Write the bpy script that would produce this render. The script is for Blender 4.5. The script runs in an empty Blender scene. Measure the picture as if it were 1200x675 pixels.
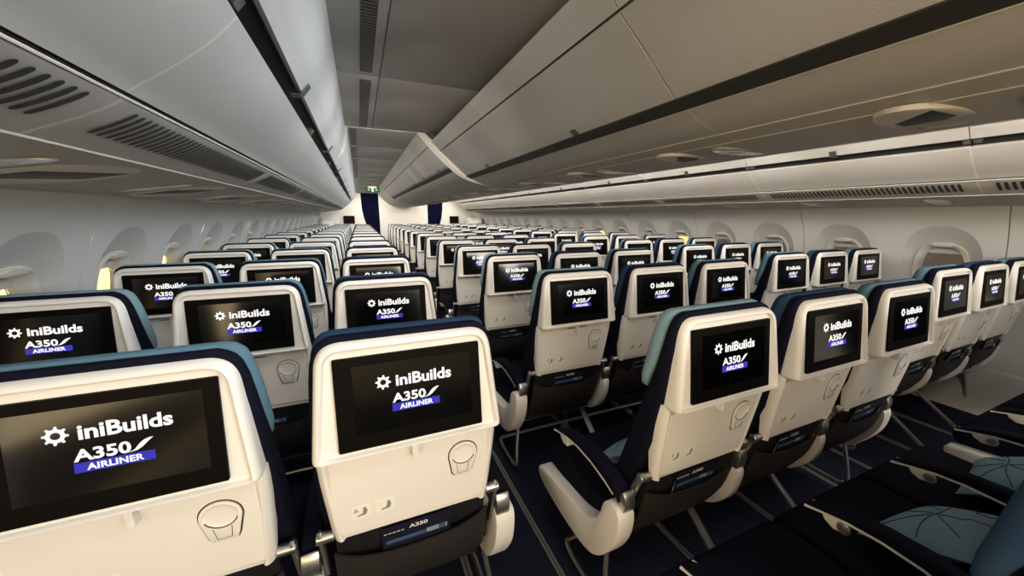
import bpy, math, random
from mathutils import Vector, Matrix
random.seed(7)
C = bpy.context.scene.collection
CZ = 1.46            # eye height of the camera
# ---------------------------------------------------------------- materials
def srgb(r, g, b):
    f = lambda c: (c/255/12.92) if c/255 <= .04045 else ((c/255+.055)/1.055)**2.4
    return (f(r), f(g), f(b), 1)
def mat(name, col, rough=.5, metal=0, bump=0, bscale=200, var=0, coat=0, spec=None):
    m = bpy.data.materials.new(name); m.use_nodes = True
    nt = m.node_tree; b = nt.nodes['Principled BSDF']
    b.inputs['Base Color'].default_value = col
    b.inputs['Roughness'].default_value = rough
    b.inputs['Metallic'].default_value = metal
    if spec is not None: b.inputs['Specular IOR Level'].default_value = spec
    if coat: b.inputs['Coat Weight'].default_value = coat; b.inputs['Coat Roughness'].default_value = .1
    tc = nt.nodes.new('ShaderNodeTexCoord')
    if bump or var:
        n = nt.nodes.new('ShaderNodeTexNoise'); n.inputs['Scale'].default_value = bscale; n.inputs['Detail'].default_value = 3
        nt.links.new(tc.outputs['Object'], n.inputs['Vector'])
        if bump:
            bp = nt.nodes.new('ShaderNodeBump'); bp.inputs['Strength'].default_value = bump; bp.inputs['Distance'].default_value = .002
            nt.links.new(n.outputs['Fac'], bp.inputs['Height']); nt.links.new(bp.outputs['Normal'], b.inputs['Normal'])
        if var:
            r = nt.nodes.new('ShaderNodeMixRGB'); r.blend_type = 'MULTIPLY'; r.inputs['Fac'].default_value = var
            r.inputs['Color1'].default_value = col
            nt.links.new(n.outputs['Fac'], r.inputs['Color2']); nt.links.new(r.outputs['Color'], b.inputs['Base Color'])
    return m
def emis(name, col, s):
    m = bpy.data.materials.new(name); m.use_nodes = True; nt = m.node_tree
    nt.nodes.remove(nt.nodes['Principled BSDF'])
    e = nt.nodes.new('ShaderNodeEmission'); e.inputs[0].default_value = col; e.inputs[1].default_value = s
    nt.links.new(e.outputs[0], nt.nodes['Material Output'].inputs[0]); return m
M = dict(
 white=mat('seat_white', (.83,.80,.755,1), .38, bump=.02, bscale=500),
 tray=mat('tray_cream', (.87,.83,.77,1), .42, bump=.02, bscale=500),
 bezel=mat('bezel_black', (.003,.0024,.0018,1), .5, spec=.06),
 display=mat('display_glass', (.0012,.0012,.001,1), .13, spec=.6),
 logo=emis('logo_white', (1,.98,.93,1), .95),
 purple=emis('logo_violet', srgb(66,60,178), .85),
 line=mat('outline_dark', (.03,.03,.03,1), .6),
 sticker=mat('sticker', (.92,.90,.80,1), .5), stickerink=mat('sticker_ink', (.25,.26,.24,1), .6), stickergold=mat('sticker_gold', (.55,.45,.2,1), .6),
 navy=mat('navy_fabric', srgb(20,21,36), .85, bump=.25, bscale=900, var=.25, spec=.08),
 blue=mat('blue_fabric', srgb(42,64,92), .85, bump=.2, bscale=700, var=.2, spec=.08),
 teal=mat('teal_fabric', srgb(98,132,150), .85, bump=.2, bscale=700, var=.2, spec=.08),
 grteal=mat('grey_teal_fabric', srgb(128,158,168), .85, bump=.2, bscale=700, var=.2, spec=.08),
 pocket=mat('pocket_vinyl', srgb(36,32,32), .6, bump=.15, bscale=300),
 black=mat('black_plastic', (.010,.010,.012,1), .5),
 metal=mat('brushed_metal', (.60,.59,.57,1), .38, metal=1, bump=.05, bscale=300),
 dmetal=mat('grey_metal', (.30,.29,.28,1), .38, metal=.8),
 bin=mat('bin_panel', (.54,.515,.48,1), .55, bump=.25, bscale=260),
 binlow=mat('bin_lower_panel', (.50,.47,.43,1), .55, bump=.25, bscale=260),
 seam=mat('seam_trim', (.66,.62,.56,1), .5),
 gap=mat('gap_channel', (.032,.03,.028,1), .6),
 latch=mat('latch_grey', (.07,.068,.062,1), .45), hinge=mat('hinge_grey', (.10,.095,.09,1), .5),
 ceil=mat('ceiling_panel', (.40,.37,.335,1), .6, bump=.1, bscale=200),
 wall=mat('sidewall', (.62,.61,.59,1), .55, bump=.08, bscale=200),
 scallop=mat('window_surround', (.52,.51,.485,1), .5),
 dado=mat('dado_panel', (.50,.48,.45,1), .55),
 ring=mat('window_ring', (.60,.585,.55,1), .35),
 bulk=mat('bulkhead', (.74,.70,.64,1), .6),
 psu=mat('psu_bezel', (.72,.66,.57,1), .45),
 lens=mat('lamp_lens', (.55,.53,.5,1), .15, coat=.5, metal=.3),
 curtain=mat('curtain', srgb(10,16,44), .85, spec=.08),
 grille=mat('grille_grey', (.34,.325,.30,1), .5),
 track=mat('seat_track', (.20,.20,.20,1), .5, metal=.2),
 pillow=mat('pillow_cover', srgb(128,160,180), .9, bump=.3, bscale=500, var=.15),
 pline=mat('pillow_line', srgb(40,58,80), .9),
 mag=mat('magazine_paper', (.55,.58,.60,1), .4), magblue=mat('magazine_blue', srgb(62,88,128), .4), magmid=mat('magazine_pale', srgb(130,150,160), .4),
 card=mat('card_navy', srgb(18,20,34), .5), print=mat('print_white', (.75,.75,.75,1), .5),
 green=emis('exit_green', (.06,.20,.06,1), .6), greenw=emis('exit_white', (.75,1,.7,1), .8),
 cab=mat('cabinet_white', (.62,.60,.56,1), .45),
)
def carpet():
    m = mat('carpet', srgb(27,32,58), .95, spec=.05); nt = m.node_tree; b = nt.nodes['Principled BSDF']
    tc = nt.nodes.new('ShaderNodeTexCoord'); n = nt.nodes.new('ShaderNodeTexNoise'); n.inputs['Scale'].default_value = 120; n.inputs['Detail'].default_value = 5
    v = nt.nodes.new('ShaderNodeTexVoronoi'); v.inputs['Scale'].default_value = 90
    r = nt.nodes.new('ShaderNodeValToRGB'); r.color_ramp.elements[0].color = srgb(20,22,34); r.color_ramp.elements[1].color = srgb(41,46,66)
    r.color_ramp.elements[0].position = .3; r.color_ramp.elements[1].position = .75
    nt.links.new(tc.outputs['Object'], n.inputs['Vector']); nt.links.new(tc.outputs['Object'], v.inputs['Vector'])
    nt.links.new(n.outputs['Fac'], r.inputs['Fac']); nt.links.new(r.outputs['Color'], b.inputs['Base Color'])
    bp = nt.nodes.new('ShaderNodeBump'); bp.inputs['Strength'].default_value = .5; bp.inputs['Distance'].default_value = .004
    nt.links.new(v.outputs['Distance'], bp.inputs['Height']); nt.links.new(bp.outputs['Normal'], b.inputs['Normal'])
    return m
M['carpet'] = carpet()
def glass():
    m = bpy.data.materials.new('window_glass'); m.use_nodes = True; nt = m.node_tree
    nt.nodes.remove(nt.nodes['Principled BSDF'])
    t = nt.nodes.new('ShaderNodeBsdfTransparent'); t.inputs[0].default_value = (.93,.92,.90,1)
    g = nt.nodes.new('ShaderNodeBsdfGlossy'); g.inputs['Roughness'].default_value = .05
    mx = nt.nodes.new('ShaderNodeMixShader'); mx.inputs[0].default_value = .06
    nt.links.new(t.outputs[0], mx.inputs[1]); nt.links.new(g.outputs[0], mx.inputs[2]); nt.links.new(mx.outputs[0], nt.nodes['Material Output'].inputs[0])
    return m
M['glass'] = glass()
# ---------------------------------------------------------------- mesh builder
class MB:
    def __init__(s): s.v = []; s.f = []; s.m = []; s.mats = []
    def mi(s, m):
        if m not in s.mats: s.mats.append(m)
        return s.mats.index(m)
    def add(s, vs, fs, m):
        o = len(s.v); k = s.mi(m); s.v += [tuple(p) for p in vs]
        for f in fs: s.f.append([i+o for i in f]); s.m.append(k)
        return s
    def box(s, x0, x1, y0, y1, z0, z1, m):
        v = [(x, y, z) for x in (x0, x1) for y in (y0, y1) for z in (z0, z1)]
        return s.add(v, [(0,1,3,2),(4,6,7,5),(0,4,5,1),(2,3,7,6),(0,2,6,4),(1,5,7,3)], m)
    def loft(s, rings, m, cap0=True, cap1=True, closed=True):
        n = len(rings[0]); vs = [p for r in rings for p in r]; fs = []
        for i in range(len(rings)-1):
            for j in range(n if closed else n-1):
                a = i*n+j; b = i*n+(j+1) % n
                fs.append((a, b, b+n, a+n))
        if cap0: fs.append(tuple(range(n))[::-1])
        if cap1: fs.append(tuple(range((len(rings)-1)*n, len(rings)*n)))
        return s.add(vs, fs, m)
    def tube(s, pts, r, m, n=8, sx=1, smooth=0):
        P = [Vector(p) for p in pts]
        for _ in range(smooth):
            Q = [P[0]]
            for a, b in zip(P[:-1], P[1:]): Q += [a*.75+b*.25, a*.25+b*.75]
            P = Q+[P[-1]]
        rings = []; up = Vector((0, 0, 1)); pv = None
        for i, p in enumerate(P):
            t = (P[min(i+1, len(P)-1)]-P[max(i-1, 0)]).normalized()
            if pv is None:
                u = t.cross(up)
                if u.length < .1: u = t.cross(Vector((0, 1, 0)))
                u.normalize()
            else: u = (pv - t*pv.dot(t)).normalized()
            pv = u; w = t.cross(u)
            rr = r[i] if isinstance(r, (list, tuple)) else r
            rings.append([p+u*math.cos(2*math.pi*k/n)*rr*sx+w*math.sin(2*math.pi*k/n)*rr for k in range(n)])
        return s.loft(rings, m)
    def cyl(s, p0, p1, r, m, n=16, bev=0):
        p0 = Vector(p0); p1 = Vector(p1); t = (p1-p0).normalized()
        u = t.orthogonal().normalized(); w = t.cross(u); rings = []
        prof = [(0, r)] if not bev else [(0, r-bev), (bev, r)]
        prof += [((p1-p0).length, r)] if not bev else [((p1-p0).length-bev, r), ((p1-p0).length, r-bev)]
        for d, rr in prof: rings.append([p0+t*d+(u*math.cos(2*math.pi*k/n)+w*math.sin(2*math.pi*k/n))*rr for k in range(n)])
        return s.loft(rings, m)
    def prism(s, poly, axis, a0, a1, m, bev=0):
        # poly in the two other axes, extruded along axis, softened edges by inset end rings
        def P(p, a):
            return (a, p[0], p[1]) if axis == 0 else ((p[0], a, p[1]) if axis == 1 else (p[0], p[1], a))
        if not bev: return s.loft([[P(p, a0) for p in poly], [P(p, a1) for p in poly]], m)
        ins = inset(poly, bev); sg = 1 if a1 > a0 else -1
        h = inset(poly, bev*.3)
        return s.loft([[P(p, a0) for p in ins], [P(p, a0+sg*bev*.3) for p in h], [P(p, a0+sg*bev) for p in poly], [P(p, a1-sg*bev) for p in poly], [P(p, a1-sg*bev*.3) for p in h], [P(p, a1) for p in ins]], m)
    def mesh(s, name, angle=40):
        me = bpy.data.meshes.new(name); me.from_pydata(s.v, [], s.f)
        for m in s.mats: me.materials.append(m)
        me.polygons.foreach_set('material_index', s.m)
        me.validate()
        import bmesh
        bm = bmesh.new(); bm.from_mesh(me); bmesh.ops.recalc_face_normals(bm, faces=bm.faces); bm.to_mesh(me); bm.free()
        me.polygons.foreach_set('use_smooth', [True]*len(me.polygons))
        me.set_sharp_from_angle(angle=math.radians(angle)); me.update()
        return me
    def build(s, name, parent=None, loc=(0, 0, 0), angle=40):
        o = bpy.data.objects.new(name, s.mesh(name, angle)); C.objects.link(o); o.location = loc
        if parent: o.parent = parent
        return o
def inset(poly, d):
    n = len(poly); A = sum(poly[i][0]*poly[(i+1) % n][1]-poly[(i+1) % n][0]*poly[i][1] for i in range(n)); sg = 1 if A > 0 else -1
    out = []
    for i in range(n):
        p0 = Vector(poly[i-1]); p = Vector(poly[i]); p1 = Vector(poly[(i+1) % n])
        a = (p-p0).normalized(); b = (p1-p).normalized()
        na = Vector((-a.y, a.x))*sg; nb = Vector((-b.y, b.x))*sg
        h = na+nb
        if h.length < 1e-6: h = na
        h.normalize(); k = d/max(.5, h.dot(na)); out.append(tuple(p+h*k))
    return out
def smoothpoly(poly, it=2):
    for _ in range(it):
        q = []
        for i in range(len(poly)):
            a = Vector(poly[i]); b = Vector(poly[(i+1) % len(poly)]); q += [tuple(a*.75+b*.25), tuple(a*.25+b*.75)]
        poly = q
    return poly
def rrect(x0, x1, y0, y1, r, n=5):
    out = []
    for cx, cy, a in ((x1-r, y1-r, 0), (x0+r, y1-r, 90), (x0+r, y0+r, 180), (x1-r, y0+r, 270)):
        for k in range(n+1):
            t = math.radians(a+90*k/n); out.append((cx+r*math.cos(t), cy+r*math.sin(t)))
    return out
def empty(name, loc=(0, 0, 0)):
    o = bpy.data.objects.new(name, None); C.objects.link(o); o.location = loc; o.empty_display_size = .1; return o
def tag(o, label, cat, group=None):
    o['label'] = label; o['category'] = cat
    if group: o['group'] = group
    return o
def struct(o): o['kind'] = 'structure'; return o
def copy_tree(o, parent=None):
    c = o.copy(); C.objects.link(c); c.parent = parent
    for ch in [x for x in KIDS.get(o.name, [])]: copy_tree(ch, c)
    return c
KIDS = {}
def index_tree(o):
    KIDS[o.name] = [x for x in bpy.data.objects if x.parent == o]
    for x in KIDS[o.name]: index_tree(x)
def textmesh(body, bold=0, spacing=1):
    cu = bpy.data.curves.new('t', 'FONT'); cu.body = body; cu.offset = bold; cu.space_character = spacing; cu.resolution_u = 3
    ob = bpy.data.objects.new('t', cu); C.objects.link(ob)
    dg = bpy.context.evaluated_depsgraph_get(); me = bpy.data.meshes.new_from_object(ob.evaluated_get(dg))
    bpy.data.objects.remove(ob)
    vs = [(v.co.x, v.co.y) for v in me.vertices]; fs = [tuple(p.vertices) for p in me.polygons]
    bpy.data.meshes.remove(me); return vs, fs
def fit_text(mb, body, x0, x1, z0, z1, P, m, bold=.02, spacing=1):
    vs, fs = textmesh(body, bold, spacing)
    ax, bx = min(v[0] for v in vs), max(v[0] for v in vs); ay, by = min(v[1] for v in vs), max(v[1] for v in vs)
    mb.add([P(x0+(v[0]-ax)/(bx-ax)*(x1-x0), z0+(v[1]-ay)/(by-ay)*(z1-z0)) for v in vs], fs, m)
ORD = ['nearest','second','third','fourth','fifth','sixth','seventh','eighth','ninth','tenth','eleventh','twelfth','thirteenth','fourteenth','fifteenth','sixteenth','seventeenth','eighteenth','nineteenth','twentieth']
# ---------------------------------------------------------------- camera
cam = bpy.data.cameras.new('camera'); cam.sensor_width = 36; cam.lens = 417.02/1200*36; cam.clip_start = .02
co = bpy.data.objects.new('camera', cam); C.objects.link(co)
yaw, pitch, roll = .4002, -.2007, .0044
F = Vector((math.sin(yaw)*math.cos(pitch), math.cos(yaw)*math.cos(pitch), math.sin(pitch)))
R0 = Vector((math.cos(yaw), -math.sin(yaw), 0)); U0 = R0.cross(F)
Rr = R0*math.cos(roll)+U0*math.sin(roll); Uu = -R0*math.sin(roll)+U0*math.cos(roll)
mt = Matrix((Rr, Uu, -F)).transposed().to_4x4(); mt.translation = Vector((-1.4953, -.8053, CZ)); co.matrix_world = mt
bpy.context.scene.camera = co
YA, YF = -4.4, 12.64      # aft and forward ends
# ================================================================= SEAT
def lerp(a, b, t): return a+(b-a)*t
def curve(pts, z):
    if z <= pts[0][0]: return pts[0][1]
    for a, b in zip(pts[:-1], pts[1:]):
        if z <= b[0]: return lerp(a[1], b[1], (z-a[0])/(b[0]-a[0]))
    return pts[-1][1]
scr_y = lambda z: lerp(0, -.0244, (1.155-z)/.2052)          # plane of the monitor glass
tray_y = lambda z: lerp(.010, .043, (.912-z)/.237)          # plane of the tray table
def SP(off):                                                # point on the monitor plane, mm from its centre-line and its top edge
    return lambda x, z: (x/1000, scr_y(1.155-z/1000*.9932)-off, 1.155-z/1000*.9932)
def build_seat(cover, left_arm, right_arm, la_aisle, ra_aisle):
    root = empty('passenger_seat')
    # lower shell: a shallow white channel around the tray
    b = MB(); rings = []
    W = [(.655, .196), (.70, .203), (.80, .211), (.88, .2165), (.935, .2165)]
    D = [(.655, .018), (.75, .034), (.88, .050), (.935, .052)]
    for z in (.662, .666, .70, .75, .80, .85, .90, .928, .934):
        w = curve(W, z); d = curve(D, z); y = tray_y(z); e = .004 if z in (.662, .934) else 0
        o = [(-w+e, y+d), (-w, y+d*.6), (-w+.001, y+.010), (-w+.006, y+.001), (-w+.013, y-.004), (-w+.019, y-.003), (-w+.023, y+.004), (-w+.026, y+.006)]
        r = [(p[0], p[1], z) for p in o]+[(-p[0], p[1], z) for p in o[::-1]]
        rings.append(r)
    b.loft(rings, M['white']); b.build('back_shell', root)
    # monitor surround
    b = MB(); N = 8
    def trap(d):
        db = d*.55; zt, zb = 1.189-d, .928+db; wt, wb = .193-d, .217-d; rt = max(.034-d*.6, .012); rb = max(.014-d*.3, .004)
        # rounded trapezoid, counter clockwise from lower right
        pts = []
        def corner(px, pz, ax, az, bx, bz, r):
            a = Vector((ax-px, az-pz)).normalized(); c = Vector((bx-px, bz-pz)).normalized(); p = Vector((px, pz))
            for k in range(N+1):
                t = k/N; s0 = p+a*r*1.0; s1 = p+c*r*1.0
                pts.append(tuple(s0*(1-t)**2+p*2*t*(1-t)+s1*t**2))
        q = [(wb, zb), (wt, zt), (-wt, zt), (-wb, zb)]
        for i, r in enumerate((rb, rt*1.5, rt*1.5, rb)):
            corner(*q[i], *q[i-1], *q[(i+1) % 4], r)
        return pts
    def ring(d, off): return [(p[0], scr_y(p[1])+off, p[1]) for p in trap(d)]
    def ringf(d, y0): return [(p[0], lerp(.018, .012, (p[1]-.93)/.26)+y0, p[1]) for p in trap(d)]
    b.loft([ringf(.006, .006), ringf(0, 0), ring(0, .012), ring(.0012, .004), ring(.004, -.003), ring(.0085, -.0075), ring(.0125, -.0085), ring(.0160, -.006), ring(.0178, .001), ring(.0190, .004), ring(.034, .004)], M['white'])
    b.build('screen_surround', root)
    # monitor
    b = MB(); P = SP(0)
    rr = rrect(-161, 165, -.5, 208.5, 3, 3)
    f = lambda o: [(x/1000, scr_y(1.155-z/1000*.9932)+o, 1.155-z/1000*.9932) for x, z in rr]
    b.loft([f(.003), f(-.0035)], M['bezel'])
    scr = b.build('screen', root)
    b = MB(); q = rrect(-124, 140, 19, 174, 1, 2)
    f = lambda o: [(x/1000, scr_y(1.155-z/1000*.9932)+o, 1.155-z/1000*.9932) for x, z in q]
    b.loft([f(-.003), f(-.0042)], M['display']); b.build('display', scr)
    # start screen: gear, words, fin stroke and violet bar
    b = MB(); P = SP(.0048)
    T = 8; gv = []; no = T*8
    def gr(i):
        ph = (i % 8)
        return 16.5 if ph in (0, 1, 2) else (12.3 if ph in (4, 5, 6) else (15.8 if False else 14.2))
    for i in range(no):
        a = 2*math.pi*i/no; r = 16.5 if (i % 8) in (0, 1, 2) else 12.2
        gv.append((-61+r*math.cos(a), 63+r*math.sin(a)))
    gh = [(-61+6.3*math.cos(2*math.pi*i/no), 63+6.3*math.sin(2*math.pi*i/no)) for i in range(no)]
    b.add([P(*p) for p in gv+gh], [(i, (i+1) % no, no+(i+1) % no, no+i) for i in range(no)], M['logo'])
    fit_text(b, 'iniBuilds', -34, 93, 76.5, 49.5, P, M['logo'], .030, 1.0)
    fit_text(b, 'A350', -44, 31, 114.5, 92.5, P, M['logo'], .030, 1.0)
    sw = [(26, 114.5), (38, 112.5), (46, 108), (54, 100), (62.5, 92.3), (56, 92.8), (49, 95.5), (43, 100.5), (37.5, 107.5), (33.5, 111.5)]
    b.add([P(*p) for p in sw], [tuple(range(len(sw)))], M['logo'])
    P2 = SP(.0045); b.add([P2(*p) for p in ((-45, 117), (62.5, 117), (62.5, 134.6), (-45, 134.6))], [(0, 1, 2, 3)], M['purple'])
    fit_text(b, 'AIRLINER', -29, 46.5, 131.7, 120, P, M['logo'], .035, 1.04)
    b.build('start_screen_logo', scr)
    # tray table
    b = MB(); rings = []
    tp = rrect(-.1915, .1915, .680, .904, .006, 3)
    for off, ins in ((.012, 0), (0, 0), (-.0012, .0012)):
        pp = inset(tp, ins) if ins else tp
        rings.append([(x, tray_y(z)+off, z) for x, z in pp])
    b.loft(rings, M['tray']); tray = b.build('tray_table', root)
    # cup recess: key-hole plate with a dished disc
    b = MB(); n = 40; cx, cz = .1245, .842
    def key(g):
        out = []
        L = [(.0975, .776), (.1465, .776)]
        for i in range(n):
            a = 2*math.pi*i/n - math.pi/2; dx, dz = math.cos(a), math.sin(a)
            R_ = .0365+g; best = R_
            if dz < -.05:
                # taper lines from the disc to the foot
                zb = .776-g; t = (zb-cz)/dz; x = cx+dx*t
                lo, hi = .0985-g, .1470+g
                if lo <= x <= hi: best = max(best, t)
                else:
                    # intersect with slanted side
                    s_ = -1 if x < cx else 1; x0, z0 = cx+s_*R_, cz-.008; x1, z1 = (lo if s_ < 0 else hi), zb
                    den = dx*(z1-z0)-dz*(x1-x0)
                    if abs(den) > 1e-9:
                        t = ((x0-cx)*(z1-z0)-(z0-cz)*(x1-x0))/den
                        if t > 0: best = max(best, t)
            out.append((cx+dx*best, cz+dz*best))
        return out
    ringp = lambda pts, off: [(x, tray_y(z)+off, z) for x, z in pts]
    circ = lambda r: [(cx+r*math.cos(2*math.pi*i/n-math.pi/2), cz+r*math.sin(2*math.pi*i/n-math.pi/2)) for i in range(n)]
    b.loft([ringp(key(.0030), -.0010), ringp(key(.0030), -.0018), ringp(key(0), -.0018)], M['line'], cap1=False, cap0=False)
    b.loft([ringp(key(.0002), -.0012), ringp(key(0), -.0060), ringp(key(-.001), -.0066), ringp(circ(.0308), -.0066), ringp(circ(.0290), -.0044), ringp(circ(.024), -.0030), ringp(circ(.017), -.0024), ringp(circ(.008), -.0021), ringp(circ(.001), -.0020)], M['tray'], cap0=False)
    # lower edge of the dish in shadow line
    arc = [(cx+.030*math.cos(a), cz+.030*math.sin(a)) for a in [math.radians(200+14*k) for k in range(11)]]
    b.tube([(x, tray_y(z)-.0064, z) for x, z in arc], .0012, M['line'], 5)
    b.tube([(.107, tray_y(.81)-.0068, .812), (.111, tray_y(.78)-.0068, .782), (.136, tray_y(.78)-.0068, .782), (.140, tray_y(.81)-.0068, .812)], .0008, M['line'], 5)
    b.build('cup_holder', tray)
    b = MB(); b.prism(rrect(-.0065, .0075, .882, .922, .003, 3), 1, tray_y(.9)+.004, tray_y(.9)-.022, M['white'], .002)
    b.box(-.05, .055, tray_y(.908)-.0035, tray_y(.908), .9065, .909, M['line'])
    b.build('tray_latch', tray)
    for sx, gold in ((-.154, True), (-.098, False)):
        b = MB(); o = lambda z, k: tray_y(z)-.0012-k
        r = rrect(sx, sx+.044, .719, .760, .002, 2)
        b.loft([[(x, o(z, 0), z) for x, z in r], [(x, o(z, .0006), z) for x, z in r]], M['sticker'])
        fig = [(.028, .034), (.033, .034), (.034, .029), (.037, .022), (.034, .012), (.028, .008), (.022, .009), (.014, .007), (.012, .010), (.019, .014), (.024, .014), (.026, .022)]
        b.add([(sx+p[0], o(.719+p[1], .0009), .719+p[1]) for p in fig], [tuple(range(len(fig)))], M['stickerink'])
        if gold: b.add([(sx+p[0], o(.719+p[1], .0009), .719+p[1]) for p in ((.004, .022), (.018, .022), (.014, .028), (.012, .034), (.008, .034), (.007, .028))], [(0, 1, 2, 3, 4, 5)], M['stickergold'])
        b.build('pictogram_sticker', tray)
    # dark lower back and pocket
    BP = [(.40, .150), (.50, .100), (.60, .072), (.69, .052)]
    b = MB(); rings = []
    for z in (.36, .40, .45, .50, .56, .62, .675):
        y = curve(BP, z); w = .198
        rings.append([(-w, y+.02, z), (-w, y+.004, z), (-w+.006, y, z), (w-.006, y, z), (w, y+.004, z), (w, y+.02, z)])
    b.loft(rings, M['black']); b.build('back_panel', root)
    b = MB(); nx, nz = 14, 8; outer = []; inner = []
    for i in range(nx+1):
        u = -1+2*i/nx; x = u*.205; zt = .612-.038*(1-abs(u)**2.6)
        co_, ci_ = [], []
        for j in range(nz+1):
            t = j/nz; z = lerp(zt, .378+.006*abs(u), t)
            bulge = .020*math.sin(math.pi*min(1, .25+t*.75))*(1-abs(u)**4)+.006*(1-abs(u)**4)
            y = curve([(.37, .158), (.42, .122), (.50, .088), (.60, .064), (.62, .060)], z)-bulge
            co_.append((x, y, z)); ci_.append((x, y+.006, z))
        outer.append(co_); inner.append(ci_)
    rings = [o+i[::-1] for o, i in zip(outer, inner)]
    b.loft(rings, M['pocket']); b.build('seat_pocket', root, angle=60)
    # navy backrest
    H = [(.40, .215), (.56, .222), (.70, .226), (.86, .228), (.96, .224), (1.10, .212), (1.15, .206), (1.18, .196), (1.192, .182), (1.198, .165)]
    YB = [(.40, .175), (.56, .138), (.66, .098), (.80, .052), (.88, .040), (.95, .022), (1.10, .012), (1.18, .014), (1.198, .022)]
    YFr = [(.40, .255), (.56, .210), (.66, .180), (.85, .118), (.95, .088), (1.06, .060), (1.18, .046), (1.198, .040)]
    def cushion(zs, H, YB, YF_, m, name, rfac=.016, parent=root):
        b = MB(); rings = []
        for z in zs:
            w, y0, y1 = curve(H, z), curve(YB, z), curve(YF_, z); r = min(rfac, (y1-y0)*.45)
            rings.append([(x, y, z) for x, y in rrect(-w, w, y0, y1, r, 4)])
        b.loft(rings, m); return b.build(name, parent, angle=50)
    cushion((.40, .42, .50, .56, .62, .68, .74, .80, .86, .91, .96, 1.03, 1.10, 1.14, 1.17, 1.185, 1.193, 1.199), H, YB, YFr, M['navy'], 'backrest')
    HH = [(.955, .200), (.965, .218), (1.0, .222), (1.10, .216), (1.16, .206), (1.185, .197), (1.197, .184), (1.202, .168)]
    HB = [(.955, .098), (.965, .090), (1.0, .082), (1.06, .060), (1.18, .046), (1.195, .046), (1.202, .054)]
    HF = [(.955, .106), (.965, .114), (1.0, .114), (1.10, .102), (1.18, .090), (1.195, .084), (1.202, .074)]
    cushion((.955, .960, .968, .985, 1.0, 1.03, 1.06, 1.09, 1.12, 1.15, 1.17, 1.182, 1.19, 1.197, 1.202), HH, HB, HF, cover, 'headrest', .02)
    # seat cushion
    b = MB(); rings = []
    for y, zt, zb, w in ((.175, .455, .40, .225), (.18, .468, .375, .240), (.20, .474, .37, .246), (.30, .470, .365, .250), (.42, .472, .36, .250), (.52, .474, .355, .250), (.565, .468, .357, .249), (.59, .452, .366, .246), (.603, .43, .38, .240)):
        rings.append([(x, y, z) for x, z in rrect(-w, w, zb, zt, min(.022, (zt-zb)*.45), 4)])
    b.loft(rings, M['navy']); b.build('seat_cushion', root, angle=50)
    b = MB(); b.prism(rrect(-.235, .235, .19, .56, .02, 3), 2, .335, .372, M['black'], .004); b.build('seat_pan', root)
    # recline pivots
    for s in (-1, 1):
        b = MB(); b.cyl((s*.199, .062, .672), (s*.240, .062, .672), .0135, M['metal'], 16, .002)
        pl = [(.050, .682), (.060, .690), (.074, .684), (.135, .52), (.128, .50), (.112, .505)]
        b.prism(pl, 0, s*.226, s*.236, M['dmetal'], .002); b.build('recline_pivot', root)
    for s, on, aisle in ((-1, left_arm, la_aisle), (1, right_arm, ra_aisle)):
        if on: build_arm(root, s, aisle)
    return root
def build_arm(root, s, aisle):
    X = s*.2605; hw = .025
    top = [(.086, .588), (.098, .612), (.125, .630), (.17, .642), (.25, .650), (.33, .646), (.40, .632), (.46, .610), (.505, .585)]
    th = [.030, .046, .052, .050, .042, .034, .026, .018, .006]
    b = MB()
    if aisle:
        o = s*.008
        out = smoothpoly([(.066, .555), (.115, .565), (.150, .545), (.165, .47), (.215, .415), (.30, .388), (.45, .374), (.588, .360), (.606, .345), (.604, .315), (.575, .288), (.40, .264), (.24, .265), (.165, .300), (.105, .385), (.072, .46)], 2)
        b.prism(out, 0, X-.032+o, X+.032+o, M['white'], .006)
    else:
        out = smoothpoly([(.066, .555), (.115, .560), (.135, .50), (.165, .42), (.22, .36), (.30, .325), (.31, .300), (.24, .292), (.165, .325), (.105, .39), (.074, .46)], 2)
        b.prism(out, 0, X-.021, X+.021, M['white'], .008)
    # pale carrier running under the pad
    rings = []
    for (y, z), t in zip(top[2:], th[2:]):
        a = z-t; rings.append([(X-hw+.002, y, a+.001), (X-hw+.002, y, a+.008), (X+hw-.002, y, a+.008), (X+hw-.002, y, a+.001)])
    b.loft(rings, M['white'])
    tip = [(.395, .606), (.43, .602), (.462, .594), (.452, .578), (.43, .566), (.405, .570)]
    b.prism(tip, 0, X-hw+.003, X+hw-.003, M['white'], .004)
    arm = b.build('armrest', root)
    b = MB(); rings = []
    for i, ((y, z), t) in enumerate(zip(top, th)):
        w = hw if 0 < i < len(top)-1 else hw*.75
        if i == len(top)-2: w = hw*.95
        zb, zt = z-t+.0045, z+.002
        if zt-zb < .004: zb = zt-.004
        rings.append([(X+x, y, zz) for x, zz in rrect(-w, w, zb, zt, min(.012, (zt-zb)*.45), 4)])
    b.loft(rings, M['navy']); b.build('armrest_pad', arm, angle=55)
    b = MB(); cp = smoothpoly([(.074, .545), (.066, .585), (.072, .612), (.082, .622), (.092, .612), (.098, .570), (.098, .548)], 1)
    b.prism(cp, 0, X-.021, X+.021, M['metal'], .003); b.build('armrest_cap', arm)
    if not aisle or True:
        for k in (-1, 1):
            if aisle and k == s: continue
            b = MB(); b.cyl((X+k*(hw-.003), .405, .590), (X+k*(hw+.004), .405, .590), .017, M['metal'], 18, .002)
            b.cyl((X+k*(hw+.002), .405, .590), (X+k*(hw+.0065), .405, .590), .011, M['dmetal'], 16, .0015)
            b.build('recline_button', arm)
COV = {'a': 'teal', 'b': 'blue', 'c': 'teal'}
protos = {}
def get_seat(cover, arms):
    k = (cover,)+arms
    if k not in protos:
        p = build_seat(M[cover], *arms); index_tree(p); protos[k] = [p, False]
    p = protos[k]
    if not p[1]: p[1] = True; return p[0]
    return copy_tree(p[0])
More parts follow.
